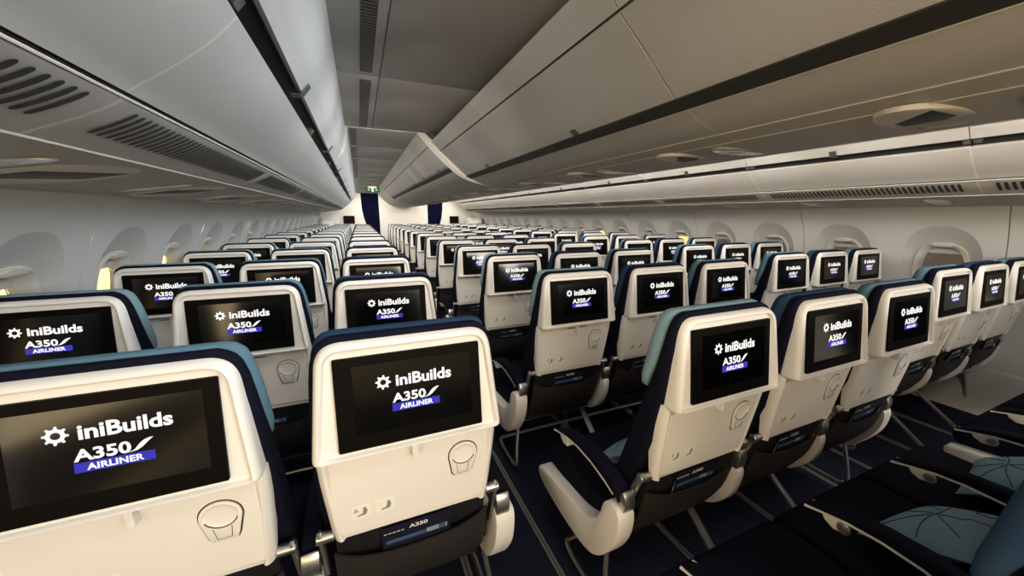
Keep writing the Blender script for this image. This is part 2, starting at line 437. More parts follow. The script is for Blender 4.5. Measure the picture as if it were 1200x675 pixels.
BANK = {'L': dict(xs=[-2.4535, -1.9325, -1.4115], y=0, n=14, name='left', first=1, cov=['grteal', 'teal', 'blue']),
        'C': dict(xs=[-.5244, -.0034, .5176], y=-.1443, n=14, name='centre', first=0, cov=['grteal', 'blue', 'teal']),
        'R': dict(xs=[1.4115, 1.9325, 2.4535], y=0, n=14, name='right', first=0, cov=['teal', 'blue', 'teal'])}
POS = {'L': ['window seat', 'middle seat', 'aisle seat'], 'C': ['left-hand aisle seat', 'middle seat', 'right-hand aisle seat'], 'R': ['aisle seat', 'middle seat', 'window seat']}
# seats are made first as prototypes (build order), then copied
def seatY(bk, r): return -.79 if r == 0 else BANK[bk]['y']+(r-1)*.79
seats = {}
for bk, B in BANK.items():
    for r in range(B['first'], B['n']+1):
        for c in range(3):
            arms = (True, c == 2, c == 0, c == 2)
            cov = B['cov'][c] if r else 'blue'
            s = get_seat(cov, arms); s.location = (B['xs'][c], seatY(bk, r), 0)
            where = POS[bk][c]
            colr = {'grteal': 'pale grey-teal', 'teal': 'light teal', 'blue': 'dull blue'}[cov]
            if r == 0:
                lab = f"{where} of the {B['name']} block, navy cushion seen from above at lower right"
            else:
                lab = f"white-backed {where}, {'front-of-view' if r == 1 else ORD[r-1]} row of the {B['name']} block, {colr} headrest"
            tag(s, lab, 'seat', f"passenger seats in the {B['name']} block"); seats[(bk, r, c)] = s
# seat frames -----------------------------------------------------
def build_frame(w0, w1, legs, wall=0):
    root = empty('seat_frame')
    b = MB()
    for y in (.24, .46): b.cyl((w0+.03, y, .312), (w1-.03, y, .312), .019, M['dmetal'], 12)
    b.build('cross_beam', root)
    for lx in legs:
        b = MB()
        def bar(p0, p1, hw, th):
            p0 = Vector(p0); p1 = Vector(p1); t = (p1-p0).normalized(); nrm = Vector((1, 0, 0)).cross(t).normalized()
            rg = []
            for p in (p0, p1): rg.append([p+Vector((a*hw, 0, 0))+nrm*c_*th for a, c_ in ((-1, -.6), (-.6, -1), (.6, -1), (1, -.6), (1, .6), (.6, 1), (-.6, 1), (-1, .6))])
            b.loft(rg, M['dmetal'])
        bar((lx, .36, .315), (lx, -.03, .012), .016, .009)
        bar((lx, .44, .30), (lx, .47, .02), .016, .012)
        b.prism(rrect(lx-.02, lx+.02, -.07, .0, .006, 2), 2, .004, .026, M['dmetal'], .003)
        b.prism(rrect(lx-.02, lx+.02, .43, .51, .006, 2), 2, .004, .030, M['dmetal'], .003)
        b.box(lx-.006, lx+.006, .0, .44, .006, .016, M['dmetal'])
        b.build('leg', root)
    b = MB(); zz = .075
    pts = []
    e0, e1 = w0+.005, w1-.005
    path = [(e0+.02, .19, .30), (e0, .165, .16), (e0, .15, zz), (e0, .24, zz-.01), (e0, .44, zz), (e0+.05, .45, zz), (e1-.05, .45, zz), (e1, .44, zz), (e1, .24, zz-.01), (e1, .15, zz), (e1, .165, .16), (e1-.02, .19, .30)]
    b.tube(path, .0095, M['metal'], 8, smooth=2); b.build('luggage_bar', root)
    return root
for bk, B in BANK.items():
    xs = B['xs']; xc = xs[1]; legs = {'L': [.28-.0, -.207], 'C': [-.27, .27], 'R': [-.28, .207]}[bk]
    base = build_frame(-.7815, .7815, legs); index_tree(base); first = True
    for r in range(B['first'], B['n']+1):
        f = base if first else copy_tree(base); first = False
        f.location = (xc, seatY(bk, r), 0)
        rn = "row at lower right" if r == 0 else ('front-of-view row' if r == 1 else ORD[r-1]+' row')
        tag(f, f"grey metal legs and luggage bar under the {B['name']} block, {rn}", 'seat frame', f"seat frames of the {B['name']} block")
# pocket literature ------------------------------------------------
def build_mag():
    b = MB(); y = lambda z: lerp(.073, .062, (z-.56)/.06)-.004
    q = lambda x0, x1, z0, z1, o, m: b.loft([[(x0, y(z0)-o, z0), (x1, y(z0)-o, z0), (x1, y(z1)-o, z1), (x0, y(z1)-o, z1)], [(x0, y(z0)-o-.0012, z0), (x1, y(z0)-o-.0012, z0), (x1, y(z1)-o-.0012, z1), (x0, y(z1)-o-.0012, z1)]], m)
    q(-.090, .092, .50, .616, 0, M['mag'])
    q(-.080, .024, .50, .603, .0013, M['magblue']); q(.026, .084, .50, .606, .0013, M['magmid']); q(.060, .078, .592, .606, .0027, M['magblue'])
    return b.build('magazine')
def build_card():
    b = MB(); y = lambda z: lerp(.066, .054, (z-.56)/.09)
    c = [(-.090, .51), (.094, .51), (.094, .651), (-.090, .651)]
    b.loft([[(x, y(z), z) for x, z in c], [(x, y(z)-.001, z) for x, z in c]], M['card'])
    P = lambda x, z: (x, y(z)-.0016, z)
    fit_text(b, 'A350', -.020, .030, .626, .639, P, M['print'], .03)
    for k in range(5): b.box(-.085+.011*k, -.077+.011*k, y(.63)-.0018, y(.63)-.0008, .6275, .6290, M['print'])
    return b.build('safety_card')
mg, cd = build_mag(), build_card(); fm = fc = True
for bk, rows in (('L', (1, 2, 3)), ('C', (1, 2, 3, 4)), ('R', (1, 2))):
    for r in rows:
        for c in range(3):
            m_ = mg if fm else mg.copy(); c_ = cd if fc else cd.copy()
            if not fm: C.objects.link(m_); C.objects.link(c_)
            fm = fc = False
            m_.location = c_.location = (BANK[bk]['xs'][c], seatY(bk, r), 0)
            rn = 'front-of-view row' if r == 1 else ORD[r-1]+' row'
            w = f"{POS[bk][c]}, {rn}, {BANK[bk]['name']} block"
            tag(m_, f"blue-white magazine in the pocket behind {w}", 'magazine', 'magazines in the seat pockets')
            tag(c_, f"dark card lettered A350 in the pocket behind {w}", 'card', 'safety cards in the seat pockets')
# pillows -----------------------------------------------------------
def build_pillow():
    b = MB(); n = 20; W, Hh, T_ = .175, .125, .045
    def P(u, v, s):
        e = max(0, (1-abs(u)**2.4))*max(0, (1-abs(v)**2.4)); pin = 1-.10*(abs(u)**3*(1-v*v)*0+ (1-abs(u)**2)*0)
        x = u*W*(1-.10*(1-abs(v)**2)*abs(u)**3*0); z = v*Hh
        x = u*W*(1-.06*(1-v*v)); z = v*Hh*(1-.08*(1-u*u))
        return (x, s*T_*e**.55, z)
    for s in (-1, 1):
        vs = [P(-1+2*i/n, -1+2*j/n, s) for i in range(n+1) for j in range(n+1)]
        fs = [(i*(n+1)+j, i*(n+1)+j+1, (i+1)*(n+1)+j+1, (i+1)*(n+1)+j) for i in range(n) for j in range(n)]
        b.add(vs, fs, M['pillow'])
    o = b.build('pillow', angle=180)
    d = MB()
    L = [[(-.9, .1), (-.5, .0), (-.1, -.05), (.1, .0), (.5, -.1), (.9, -.3)], [(-.8, -.7), (-.4, -.35), (-.05, -.02)], [(-.6, .7), (-.3, .3), (-.05, .02)], [(-.05, .0), (.0, .45), (.1, .5), (.15, .85)], [(.9, .3), (.5, .35), (.45, .6), (.9, .75)], [(.0, -.1), (-.05, -.5), (.1, -.85)], [(.2, -.1), (.5, -.5), (.9, -.75)]]
    for l in L:
        pts = []
        for a, c in zip(l[:-1], l[1:]):
            for k in range(5): t = k/5; pts.append(P(lerp(a[0], c[0], t), lerp(a[1], c[1], t), 1))
        pts.append(P(*l[-1], 1)); d.tube([(p[0], p[1]+.0008, p[2]) for p in pts], .0013, M['pline'], 5)
    d.build('printed_lines', o); return o
pl = build_pillow(); index_tree(pl)
PL = [('C', 0, 2, 'beside the sidewall-most armrest at the bottom right', (.06, .300, .562), (58, 0, 8)), ('C', 0, 1, 'on the middle seat, largest at the bottom right', (.02, .298, .562), (60, 0, -6)),
      ('C', 1, 0, 'tip showing behind the nearest centre armrest', (.0, .290, .575), (50, 0, 4))]
for i, (bk, r, c, lab, off, rot) in enumerate(PL):
    p = pl if i == 0 else copy_tree(pl)
    p.location = (BANK[bk]['xs'][c]+off[0], seatY(bk, r)+off[1], off[2]); p.rotation_euler = [math.radians(a) for a in rot]
    tag(p, 'pale blue pillow with dark line pattern ' + lab, 'pillow', 'pillows on the seats')
# ================================================================= SHELL
# floor
b = MB(); b.box(-2.95, 2.95, YA, YF+.6, -.05, 0, M['carpet']); struct(b.build('floor'))
k = 1
for x, w in ((-2.14, .012), (-1.65, .012), (-1.185, .014), (-.83, .012), (-.27, .014), (.27, .014), (.83, .012), (1.185, .014), (1.65, .012), (2.14, .012)):
    b = MB(); b.box(x-w, x-w*.35, YA, YF, 0, .004, M['track']); b.box(x-w*.35, x+w*.35, YA, YF, 0, .0025, M['latch']); b.box(x+w*.35, x+w, YA, YF, 0, .004, M['track'])
    struct(b.build(f'trim_{k}')); k += 1
# sidewalls -----------------------------------------------------------
WX = [(.355, 2.757), (.60, 2.757), (.80, 2.738), (1.00, 2.702), (1.11, 2.680), (1.20, 2.662), (1.38, 2.588), (1.54, 2.500), (1.62, 2.455)]
wx = lambda z: curve(WX, z)
WIN_C = .1400+.3125; WP = .625; WZ = 1.055
def wall(side, name):
    b = MB(); nseg = 32
    y0 = .14-1.25*3-0.0
    ncell = int((YF-y0)/WP+.5)
    P = lambda y, z, d=0: (side*(wx(z)+d), y, z)
    def supel(cy, cz, a, bb, e, n=nseg):
        out = []
        for i in range(n):
            t = 2*math.pi*i/n; c, s = math.cos(t), math.sin(t)
            out.append((cy+a*math.copysign(abs(c)**(2/e), c), cz+bb*math.copysign(abs(s)**(2/e), s)))
        return out
    wins = []
    for i in range(ncell):
        ya = y0+i*WP; yb = ya+WP; cy = ya+WP/2
        light_opening = side < 0 and cy < -1.3 and cy > -3.2  # unseen opening added in the left wall to let golden light in
        sm = .003
        left_e = sm if i % 2 == 0 else 0; right_e = sm if i % 2 == 1 else 0
        za, zb = .355, 1.60
        ya2, yb2 = ya+left_e, yb-right_e
        if light_opening: continue
        # outer rectangle sampled at the angles of the scallop
        sc = supel(cy, WZ+.055, .215, .285, 2.35)
        rect = []
        for (yy, zz) in sc:
            dy, dz = yy-cy, zz-(WZ+.055)
            t = min([(yb2-cy)/dy if dy > 1e-6 else 9e9, (ya2-cy)/dy if dy < -1e-6 else 9e9, (1.42-WZ-.055)/dz if dz > 1e-6 else 9e9, (.78-WZ-.055)/dz if dz < -1e-6 else 9e9])
            rect.append([cy+dy*t, WZ+.055+dz*t])
        # snap nearest samples to the corners
        for cyy, czz in ((ya2, .78), (yb2, .78), (yb2, 1.42), (ya2, 1.42)):
            j = min(range(nseg), key=lambda q: (rect[q][0]-cyy)**2+(rect[q][1]-czz)**2); rect[j] = [cyy, czz]
        rr = supel(cy, WZ, .155, .215, 2.6); ap = supel(cy, WZ-.005, .118, .180, 2.5)
        mid = [((s_[0]*.5+r_[0]*.5), (s_[1]*.5+r_[1]*.5)) for s_, r_ in zip(sc, rr)]
        b.loft([[P(*p) for p in rect], [P(p[0], p[1]) for p in sc]], M['wall'], cap0=False, cap1=False)
        b.loft([[P(p[0], p[1]) for p in sc], [P(*p, .018) for p in mid], [P(*p, .036) for p in rr]], M['scallop'], cap0=False, cap1=False)
        # upper and lower strips
        def strip(z0, z1, n):
            zs = [lerp(z0, z1, q/n) for q in range(n+1)]; vs = [P(y, z) for z in zs for y in (ya2, yb2)]
            b.add(vs, [(2*q, 2*q+1, 2*q+3, 2*q+2) for q in range(n)], M['wall'])
        strip(za, .78, 5); strip(1.42, zb, 4)
        # returned edges at the panel joints
        for cond, yy in ((left_e, ya2), (right_e, yb2)):
            if cond:
                zs = [lerp(za, zb, q/10) for q in range(11)]
                b.add([P(yy, z, d) for z in zs for d in (0, .012)], [(2*q, 2*q+1, 2*q+3, 2*q+2) for q in range(10)], M['wall'])
        wins.append((cy, rr, ap))
    # backing behind joints (outer skin), open at the windows is not needed: narrow strips only
    for i in range(0, ncell+1, 2):
        yy = y0+i*WP; zs = [lerp(.355, 1.60, q/10) for q in range(11)]
        if side < 0 and -3.3 < yy < -1.4 and not abs(yy+2.36) > 1.3: continue
        b.add([P(y, z, .0115) for z in zs for y in (yy-.03, yy+.03)], [(2*q, 2*q+1, 2*q+3, 2*q+2) for q in range(10)], M['seam'] if side < 0 else M['grille'])
    if side < 0:      # wall aft of the added light opening is closed by the cells; its frame
        pass
    o = struct(b.build(name, angle=35))
    # windows
    for n_, (cy, rr, ap) in enumerate(wins):
        w = empty(f"window_{n_+1+(40 if side > 0 else 0)}", (0, 0, 0)); w['kind'] = 'structure'
        b = MB(); r0 = rr; ins1 = [((p[0]-cy)*.955+cy, (p[1]-WZ)*.955+WZ) for p in rr]
        b.loft([[P(*p, .040) for p in rr], [P(*p, .022) for p in [((q[0]-cy)*.985+cy, (q[1]-WZ)*.985+WZ) for q in rr]], [P(*p, .020) for p in ins1], [P(*[lerp(a, c, .5) for a, c in zip(p, q)], .035) for p, q in zip(ins1, ap)], [P(*p, .060) for p in ap], [P(*p, .095) for p in ap]], M['ring'], cap0=False, cap1=False)
        b.build('window_frame', w)
        b = MB(); b.loft([[P(*p, .088) for p in ap], [P(*p, .091) for p in ap]], M['glass']); b.build('pane', w)
        # shade: pulled a little way down, with its pale pull rim
        drop = SH.get((side, n_), .055)
        zt = WZ+.182; zb = zt-drop
        b = MB(); n = 10; ys = [cy-.117+.234*q/n for q in range(n+1)]
        b.loft([[P(y, zt, .070) for y in ys]+[P(y, zt, .074) for y in ys[::-1]], [P(y, zb, .070) for y in ys]+[P(y, zb, .074) for y in ys[::-1]]], M['scallop'])
        b.build('shade', w)
        b = MB(); pr = [(cy-.060, WZ+.196), (cy-.045, WZ+.206), (cy+.045, WZ+.206), (cy+.060, WZ+.196), (cy+.050, WZ+.180), (cy-.050, WZ+.180)]
        b.loft([[P(*p, .040) for p in pr], [P(*p, .012) for p in inset(pr, .004)]], M['ring']); b.build('pull_handle', w)
    # dado
    b = MB()
    segs = [(YA, YF)]
    prof = [(2.752, .355), (2.735, .348), (2.728, .335), (2.722, .20), (2.700, .10), (2.690, .0)]
    b.loft([[(side*x, y, z) for x, z in prof] for y in (YA, YF)], M['dado'], cap0=False, cap1=False, closed=False)
    b.loft([[(side*x, y, z) for x, z in [(2.95, .0), (2.95, .355), (2.76, .355)]] for y in (YA, YF)], M['dado'], cap0=False, cap1=False, closed=False)
    struct(b.build('baseboard_'+('left' if side < 0 else 'right')))
    b = MB(); b.box(side*2.72, side*2.735, YA, YF, 0, .02, M['grille']); struct(b.build('trim_'+('21' if side < 0 else '22')))
    return o
SH = {}
wall(-1, 'wall_left'); wall(1, 'wall_right')
# dado air grilles (one per panel)
def build_grille():
    g = empty('air_grille'); b = MB(); x = 2.703
    b.prism(rrect(-.20, .20, .035, .150, .012, 3), 0, 2.694, 2.716, M['grille'], .003)
    # lean to follow the dado foot
    fr = b.build('grille_plate', g)
    b = MB()
    for r in range(4):
        for c_ in range(6): b.box(2.6915, 2.697, -.18+c_*.0615, -.18+c_*.0615+.05, .047+r*.024, .047+r*.024+.014, M['gap'])
    b.build('grille_slots', g); return g
gp = build_grille(); index_tree(gp)
gi = 0
for i in range(10):
    y = .14+.42+1.25*i
    for s in (1, -1):
        g = gp if gi == 0 else copy_tree(gp); gi += 1
        g.location = (0, y, 0)
        if s < 0: g.rotation_euler = (0, 0, math.pi); 
        tag(g, f"grey slotted air grille at the foot of the {'right' if s > 0 else 'left'} sidewall, {ORD[i]} from the camera", 'grille', 'floor level air grilles')
# outer skin so that no light leaks above the bins
b = MB()
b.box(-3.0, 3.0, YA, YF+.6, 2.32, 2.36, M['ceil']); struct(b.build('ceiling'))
for s, nm in ((-1, 11), (1, 12)):
    b = MB(); b.box(s*2.60, s*2.64, YA, YF+.6, 1.60, 2.32, M['ceil']); struct(b.build(f'trim_{nm+20}'))
# ceilings over the aisles --------------------------------------------
def cpanel(x0, x1, y0, y1, name='ceiling', g=.002):
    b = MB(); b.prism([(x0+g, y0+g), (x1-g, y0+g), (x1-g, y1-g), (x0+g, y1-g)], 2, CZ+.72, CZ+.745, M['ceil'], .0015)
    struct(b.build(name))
def cvent(x0, x1, y0, y1, idx, side):
    t = empty('ceiling_vent', ((x0+x1)/2, (y0+y1)/2, CZ+.72)); hx, hy = (x1-x0)/2, (y1-y0)/2
    b = MB(); b.box(-hx, hx, -hy, hy, -.001, .004, M['gap']); b.build('vent_backing', t)
    b = MB(); n = int(2*hy/.022)
    for q in range(n): yy = -hy+.004+q*(2*hy-.008)/n; b.box(-hx, hx, yy, yy+.006, -.0035, -.001, M['hinge'])
    o = b.build('vent_slats', t)
    tag(t, f"long slotted vent in the {side} aisle ceiling, {idx}", 'vent', 'ceiling vents over the aisles')
far = [2.64+.905*q for q in range(12)]
for s, sn in ((-1, 'left'), (1, 'right')):
    X = lambda a, b_: (a, b_) if s > 0 else (-b_, -a)
    ys = [.14-1.25*3+1.25*q for q in range(6)]
    ys = [YA]+ys
    for q, (a, c_) in enumerate(zip(ys[:-1], ys[1:])):
        cpanel(*X(1.339, 1.70), a, c_); cpanel(*X(.60, 1.339), a, c_)
        if c_ > -1.2:
            x0, x1 = X(1.378, 1.436); 
            i_ = q-2
            if i_ >= 0: cvent(x0, x1, a+.07, c_-.05, ['overhead by the camera', 'next one ahead of the camera', 'last before the ceiling step', 'x'][min(i_-1, 3)] if i_ >= 1 else 'behind the camera', sn)
    for q, (a, c_) in enumerate(zip(far[:-1], far[1:])):
        c2 = min(c_, YF)
        if a >= YF-.05: break
        cpanel(*X(1.452, 1.70), a, c2); cpanel(*X(.60, 1.452), a, c2)
        if q < 5: cvent(*X(1.462, 1.515), a+.05, c2-.04, f"{ORD[q]} beyond the ceiling step", sn)
    # bright joint strips behind the gaps
    b = MB(); x0, x1 = X(.60, 1.70); b.box(x0, x1, YA, YF, CZ+.746, CZ+.75, M['seam']); struct(b.build('trim_'+('41' if s < 0 else '42')))
    # door header at the step
    b = MB(); x0, x1 = X(.90, 1.56); b.box(x0, x1, 2.635, 2.641, CZ+.717, CZ+.722, M['seam']); struct(b.build('trim_'+('43' if s < 0 else '44')))
# ---------------------------------------------------------------- bins
def shell(b, prof, y0, y1, m, th, sx=1, flip=1, edge=.0015):
    # prof in (x, z) ; thickness th to the given side
    n = len(prof); inner = []
    for i, p in enumerate(prof):
        a = Vector(prof[max(i-1, 0)]); c_ = Vector(prof[min(i+1, n-1)]); t = (c_-a).normalized(); nn = Vector((-t.y, t.x))*flip
        inner.append((p[0]+nn.x*th, p[1]+nn.y*th))
    loop = list(prof)+inner[::-1]; lo = inset(loop, edge)
    b.loft([[(sx*x, y, z) for x, z in lp] for y, lp in ((y0, lo), (y0+edge, loop), (y1-edge, loop), (y1, lo))], m)
zc = lambda pr: [(x, z+CZ) for x, z in pr]
def refine(pr, it=2):
    for _ in range(it):
        q = [pr[0]]
        for a, c_ in zip(pr[:-1], pr[1:]): q += [(a[0]*.75+c_[0]*.25, a[1]*.75+c_[1]*.25), (a[0]*.25+c_[0]*.75, a[1]*.25+c_[1]*.75)]
        pr = q+[pr[-1]]
    return pr
# outboard profiles, x positive = right-hand side
PSU_C = [(2.036, .135), (2.14, .122), (2.25, .106), (2.35, .090), (2.475, .078)]
O_PSU = zc(PSU_C[::-1])
O_VENT = zc([(2.030, .137), (1.995, .152), (1.950, .171), (1.915, .189), (1.884, .209)])
O_LOW = zc(refine([(1.876, .222), (1.854, .240), (1.820, .263), (1.777, .295), (1.730, .335), (1.688, .382)]))
O_DOOR = zc(refine([(1.650, .426), (1.632, .449), (1.603, .486), (1.572, .560), (1.558, .630), (1.548, .700), (1.546, .722)]))
O_DOORF = zc(refine([(1.650, .426), (1.628, .449), (1.592, .486), (1.556, .560), (1.540, .630), (1.532, .700), (1.530, .722)]))
def vent_slots(b, prof, y0, y1, pitch, wid, sx, a=.12, e=.88):
    # rounded slots lying across the profile, set just proud of it
    L = [0]
    for p, q in zip(prof[:-1], prof[1:]): L.append(L[-1]+(Vector(q)-Vector(p)).length)
    def at(s):
        s *= L[-1]
        for i in range(len(prof)-1):
            if s <= L[i+1]+1e-9:
                t = (s-L[i])/(L[i+1]-L[i]); p = Vector(prof[i])*(1-t)+Vector(prof[i+1])*t; d = (Vector(prof[i+1])-Vector(prof[i])).normalized(); return p, Vector((-d.y, d.x))
        return Vector(prof[-1]), Vector((0, 1))
    n = int((y1-y0)/pitch)
    for k in range(n):
        yc = y0+(k+.5)*(y1-y0)/n; ring_t = []; ring_b = []
        ss = [0, .02, .06, .2, .4, .6, .8, .94, .98, 1]; ww = [.15, .6, .92, 1, 1, 1, 1, .92, .6, .15]
        up, dn = [], []
        for s_, w_ in zip(ss, ww):
            p, nn = at(a+(e-a)*s_)
            if nn.y > 0: nn = -nn
            q = p+nn*.0022
            up.append((sx*q.x, yc+w_*wid/2, q.y)); dn.append((sx*q.x, yc-w_*wid/2, q.y))
        m_ = len(up); b.add(up+dn, [(q_, q_+1, m_+q_+1, m_+q_) for q_ in range(m_-1)], M['gap'])
def latch_part(b, prof, yc, sx, w=.042, up=.038):
    # a tab wrapped round the lower edge of the door
    p0 = Vector(prof[0]); p1 = Vector(prof[2]); d = (p1-p0).normalized(); n = Vector((-d.y, d.x)); n = n if n.y < 0 else -n
    q = [p0-d*.012+n*.002, p0+d*up+n*.002, p0+d*up+n*.006, p0+n*.007, p0-d*.012+n*.006]
    b.prism([(sx*x, z) for x, z in q], 1, yc-w/2, yc+w/2, M['latch'], .001)
    q = [p0-d*.012, p0-d*.012+n*.006, p0-d*.030-n*.02, p0-d*.026-n*.024]
    b.prism([(sx*x, z) for x, z in q], 1, yc-w/2, yc+w/2, M['latch'], .001)
def side_bin(sx, y0, y1, far_):
    t = empty('overhead_bin', (0, 0, 0)); dp = O_DOORF if far_ else O_DOOR
    b = MB(); shell(b, dp, y0+.002, y1-.002, M['bin'], .02, sx, -1)
    d = b.build('bin_door', t, angle=30)
    b = MB(); latch_part(b, dp, (y0+y1)/2, sx); b.build('latch', d)
    b = MB(); shell(b, O_LOW, y0+.004, y1-.004, M['bin'], .02, sx, -1)
    b.build('bin_base', t, angle=30)
    b = MB(); shell(b, O_VENT, y0+.004, y1-.004, M['binlow'], .015, sx, -1); v = b.build('vent_panel', t, angle=30)
    b = MB(); vent_slots(b, O_VENT, y0+.06, y1-.06, .0275, .0150, sx, .34, .91); b.build('vent_slots', v)
    b = MB()
    for pr in (O_LOW, O_VENT):
        q = [(x, z) for x, z in pr]; shell(b, q, y1-.005, y1+.005, M['seam'], .012, sx, -1, .0005)
    b.build('joint_strip', t, angle=30)
    for (a, c_) in ((y0+.005, y0+.035), (y1-.035, y1-.005)):
        b = MB()
        b.prism([(sx*x, z) for x, z in zc([(1.692, .405), (1.676, .424), (1.70, .45), (1.72, .43)])], 1, a, c_, M['hinge'], .002)
        b.build('hinge_block', t)
    return t
NB = 12
for sx, nm in ((-1, 'left'), (1, 'right')):
    for i in range(NB):
        y0 = .14+1.25*(i-3); y1 = y0+1.25
        if y1 < -2.2: continue
        t = side_bin(sx, y0, y1, i >= 5)
        tag(t, f"closed taupe overhead bin along the {nm} sidewall, {ORD[i-1] if i>=1 else 'rearmost'} from the rear", 'overhead bin', f'overhead bins along the {nm} side')
    # the gap channel, the service strip, the rail
    b = MB(); y0 = .14-3.75; YS = .14+1.25*9
    b.loft([[(sx*x, y, z) for x, z in zc([(1.700, .372), (1.745, .43), (1.69, .475), (1.650, .440), (1.64, .455), (1.69, .50), (1.775, .435), (1.71, .362)])] for y in (y0, YS)], M['gap']); struct(b.build('trim_'+('51' if sx < 0 else '52')))
    b = MB(); b.loft([[(sx*x, y, z) for x, z in zc([(1.884, .222), (1.90, .24), (1.93, .24), (1.91, .205)])] for y in (y0, YS)], M['gap']); struct(b.build('trim_'+('53' if sx < 0 else '54')))
    b = MB(); shell(b, O_PSU, y0, YS, M['binlow'], .02, sx, -1); struct(b.build('trim_'+('55' if sx < 0 else '56'), angle=30))
    b = MB(); b.tube([(sx*2.033, y0, CZ+.1345), (sx*2.033, YS, CZ+.1345)], .0028, M['seam'], 6); b.tube([(sx*1.881, y0, CZ+.213), (sx*1.881, YS, CZ+.213)], .0028, M['seam'], 6); b.tube([(sx*1.690, y0, CZ+.384), (sx*1.690, YS, CZ+.384)], .002, M['seam'], 6)
    struct(b.build('trim_'+('57' if sx < 0 else '58')))
# centre bins
C_TOP = zc(refine([(-.800, .690), (-.836, .668), (-.836, .648), (-.806, .615), (-.770, .578)], 1))
C_DOOR = zc(refine([(-.764, .571), (-.715, .530), (-.672, .497), (-.590, .424), (-.548, .390), (-.522, .371)]))
C_LOW = zc(refine([(-.470, .344), (-.420, .321), (-.364, .299), (-.303, .286)]))
C_MID = zc([(-.297, .284), (-.25, .276), (-.212, .270)])
C_PSU = zc([(-.206, .269), (-.10, .258), (0, .254), (.10, .258), (.206, .269)])
F_TOP = zc([(-.900, .722), (-.962, .722), (-.915, .660), (-.872, .612)])
F_DOOR = zc(refine([(-.867, .607), (-.808, .545), (-.764, .502), (-.717, .462), (-.688, .439)]))
F_LOW = zc(refine([(-.640, .400), (-.580, .360), (-.495, .326), (-.420, .304), (-.303, .287)]))
F_MID = zc([(-.297, .286), (-.25, .276), (-.212, .270)])
def centre_bin(sx, y0, y1, T, D, L_, Mi, t0):
    t = empty('overhead_bin')
    s = -sx
    b = MB(); shell(b, T, y0+.002, y1-.002, M['bin'], .015, s, 1); b.build('top_fascia', t, angle=30)
    b = MB(); shell(b, D, y0+.002, y1-.002, M['bin'], .018, s, -1 if False else 1); d = b.build('bin_door', t, angle=30)
    b = MB()
    p0 = Vector(D[-1]); p1 = Vector(D[-3]); dd = (p1-p0).normalized(); n = Vector((-dd.y, dd.x)); n = n if n.x < 0 else -n
    q = [p0-dd*.010+n*.001, p0+dd*.036+n*.001, p0+dd*.036+n*.0045, p0-dd*.010+n*.0045]; yc = (y0+y1)/2-.05
    b.prism([(s*x, z) for x, z in q], 1, yc-.022, yc+.022, M['latch'], .001); b.build('latch', d)
    b = MB(); shell(b, L_, y0+.004, y1-.004, M['bin'], .018, s, 1); b.build('bin_base', t, angle=30)
    b = MB(); shell(b, Mi, y0+.003, y1-.003, M['binlow'], .015, s, 1); b.build('side_rail', t, angle=30)
    b = MB()
    for pr in (L_, Mi): shell(b, pr, y1-.004, y1+.004, M['seam'], .012, s, 1, .0005)
    b.build('joint_strip', t, angle=30)
    q0 = Vector(L_[0])
    for (a, c_) in ((y0+.006, y0+.04), (y1-.04, y1-.006)):
        b = MB(); b.prism([(s*x, z) for x, z in [(q0.x-.008, q0.y+.012), (q0.x-.028, q0.y+.03), (q0.x, q0.y+.05), (q0.x+.02, q0.y+.03)]], 1, a, c_, M['hinge'], .002)
        b.build('hinge_block', t)
    return t
FM = .905
YC = 2.64+FM*7       # forward end of the centre bins
for sx, nm in ((1, 'left'), (-1, 'right')):
    for i in range(1, 12):
        farb = i >= 5
        y0 = 2.64+FM*(i-5) if farb else .14+1.25*(i-3)
        t = centre_bin(sx, y0, y0+(FM if farb else 1.25), *((F_TOP, F_DOOR, F_LOW, F_MID) if farb else (C_TOP, C_DOOR, C_LOW, C_MID)), t0=0)
        tag(t, f"closed taupe bin on the {nm} face of the centre overhead run, {ORD[i-1]} from the rear", 'overhead bin', f'centre overhead bins, {nm} face')
def sym(pr): return pr+[(-x, z) for x, z in pr[::-1]]
for y0, y1, ch, n_ in ((.14-2.5, 2.64, zc([(-.528, .366), (-.478, .343), (-.43, .39), (-.49, .42)]), 61), (2.650, YC, zc([(-.700, .448), (-.640, .406), (-.58, .45), (-.65, .50)]), 62)):
    b = MB()
    for s in (1, -1): b.loft([[(s*x, y, z+.0) for x, z in ch] for y in (y0, y1)], M['gap'])
    struct(b.build(f'trim_{n_}'))
b = MB(); shell(b, C_PSU, .14-2.5, YC+1.25*0, M['binlow'], .02, 1, 1); struct(b.build('trim_63', angle=30))
b = MB()
for s in (1, -1):
    b.tube([(s*.300, -2.3, CZ+.284), (s*.300, YC, CZ+.284)], .0025, M['seam'], 6); b.tube([(s*.209, -2.3, CZ+.2685), (s*.209, YC, CZ+.2685)], .002, M['seam'], 6); b.tube([(s*.471, -2.3, CZ+.3435), (s*.471, 2.64, CZ+.3435)], .0022, M['seam'], 6)
struct(b.build('trim_64'))
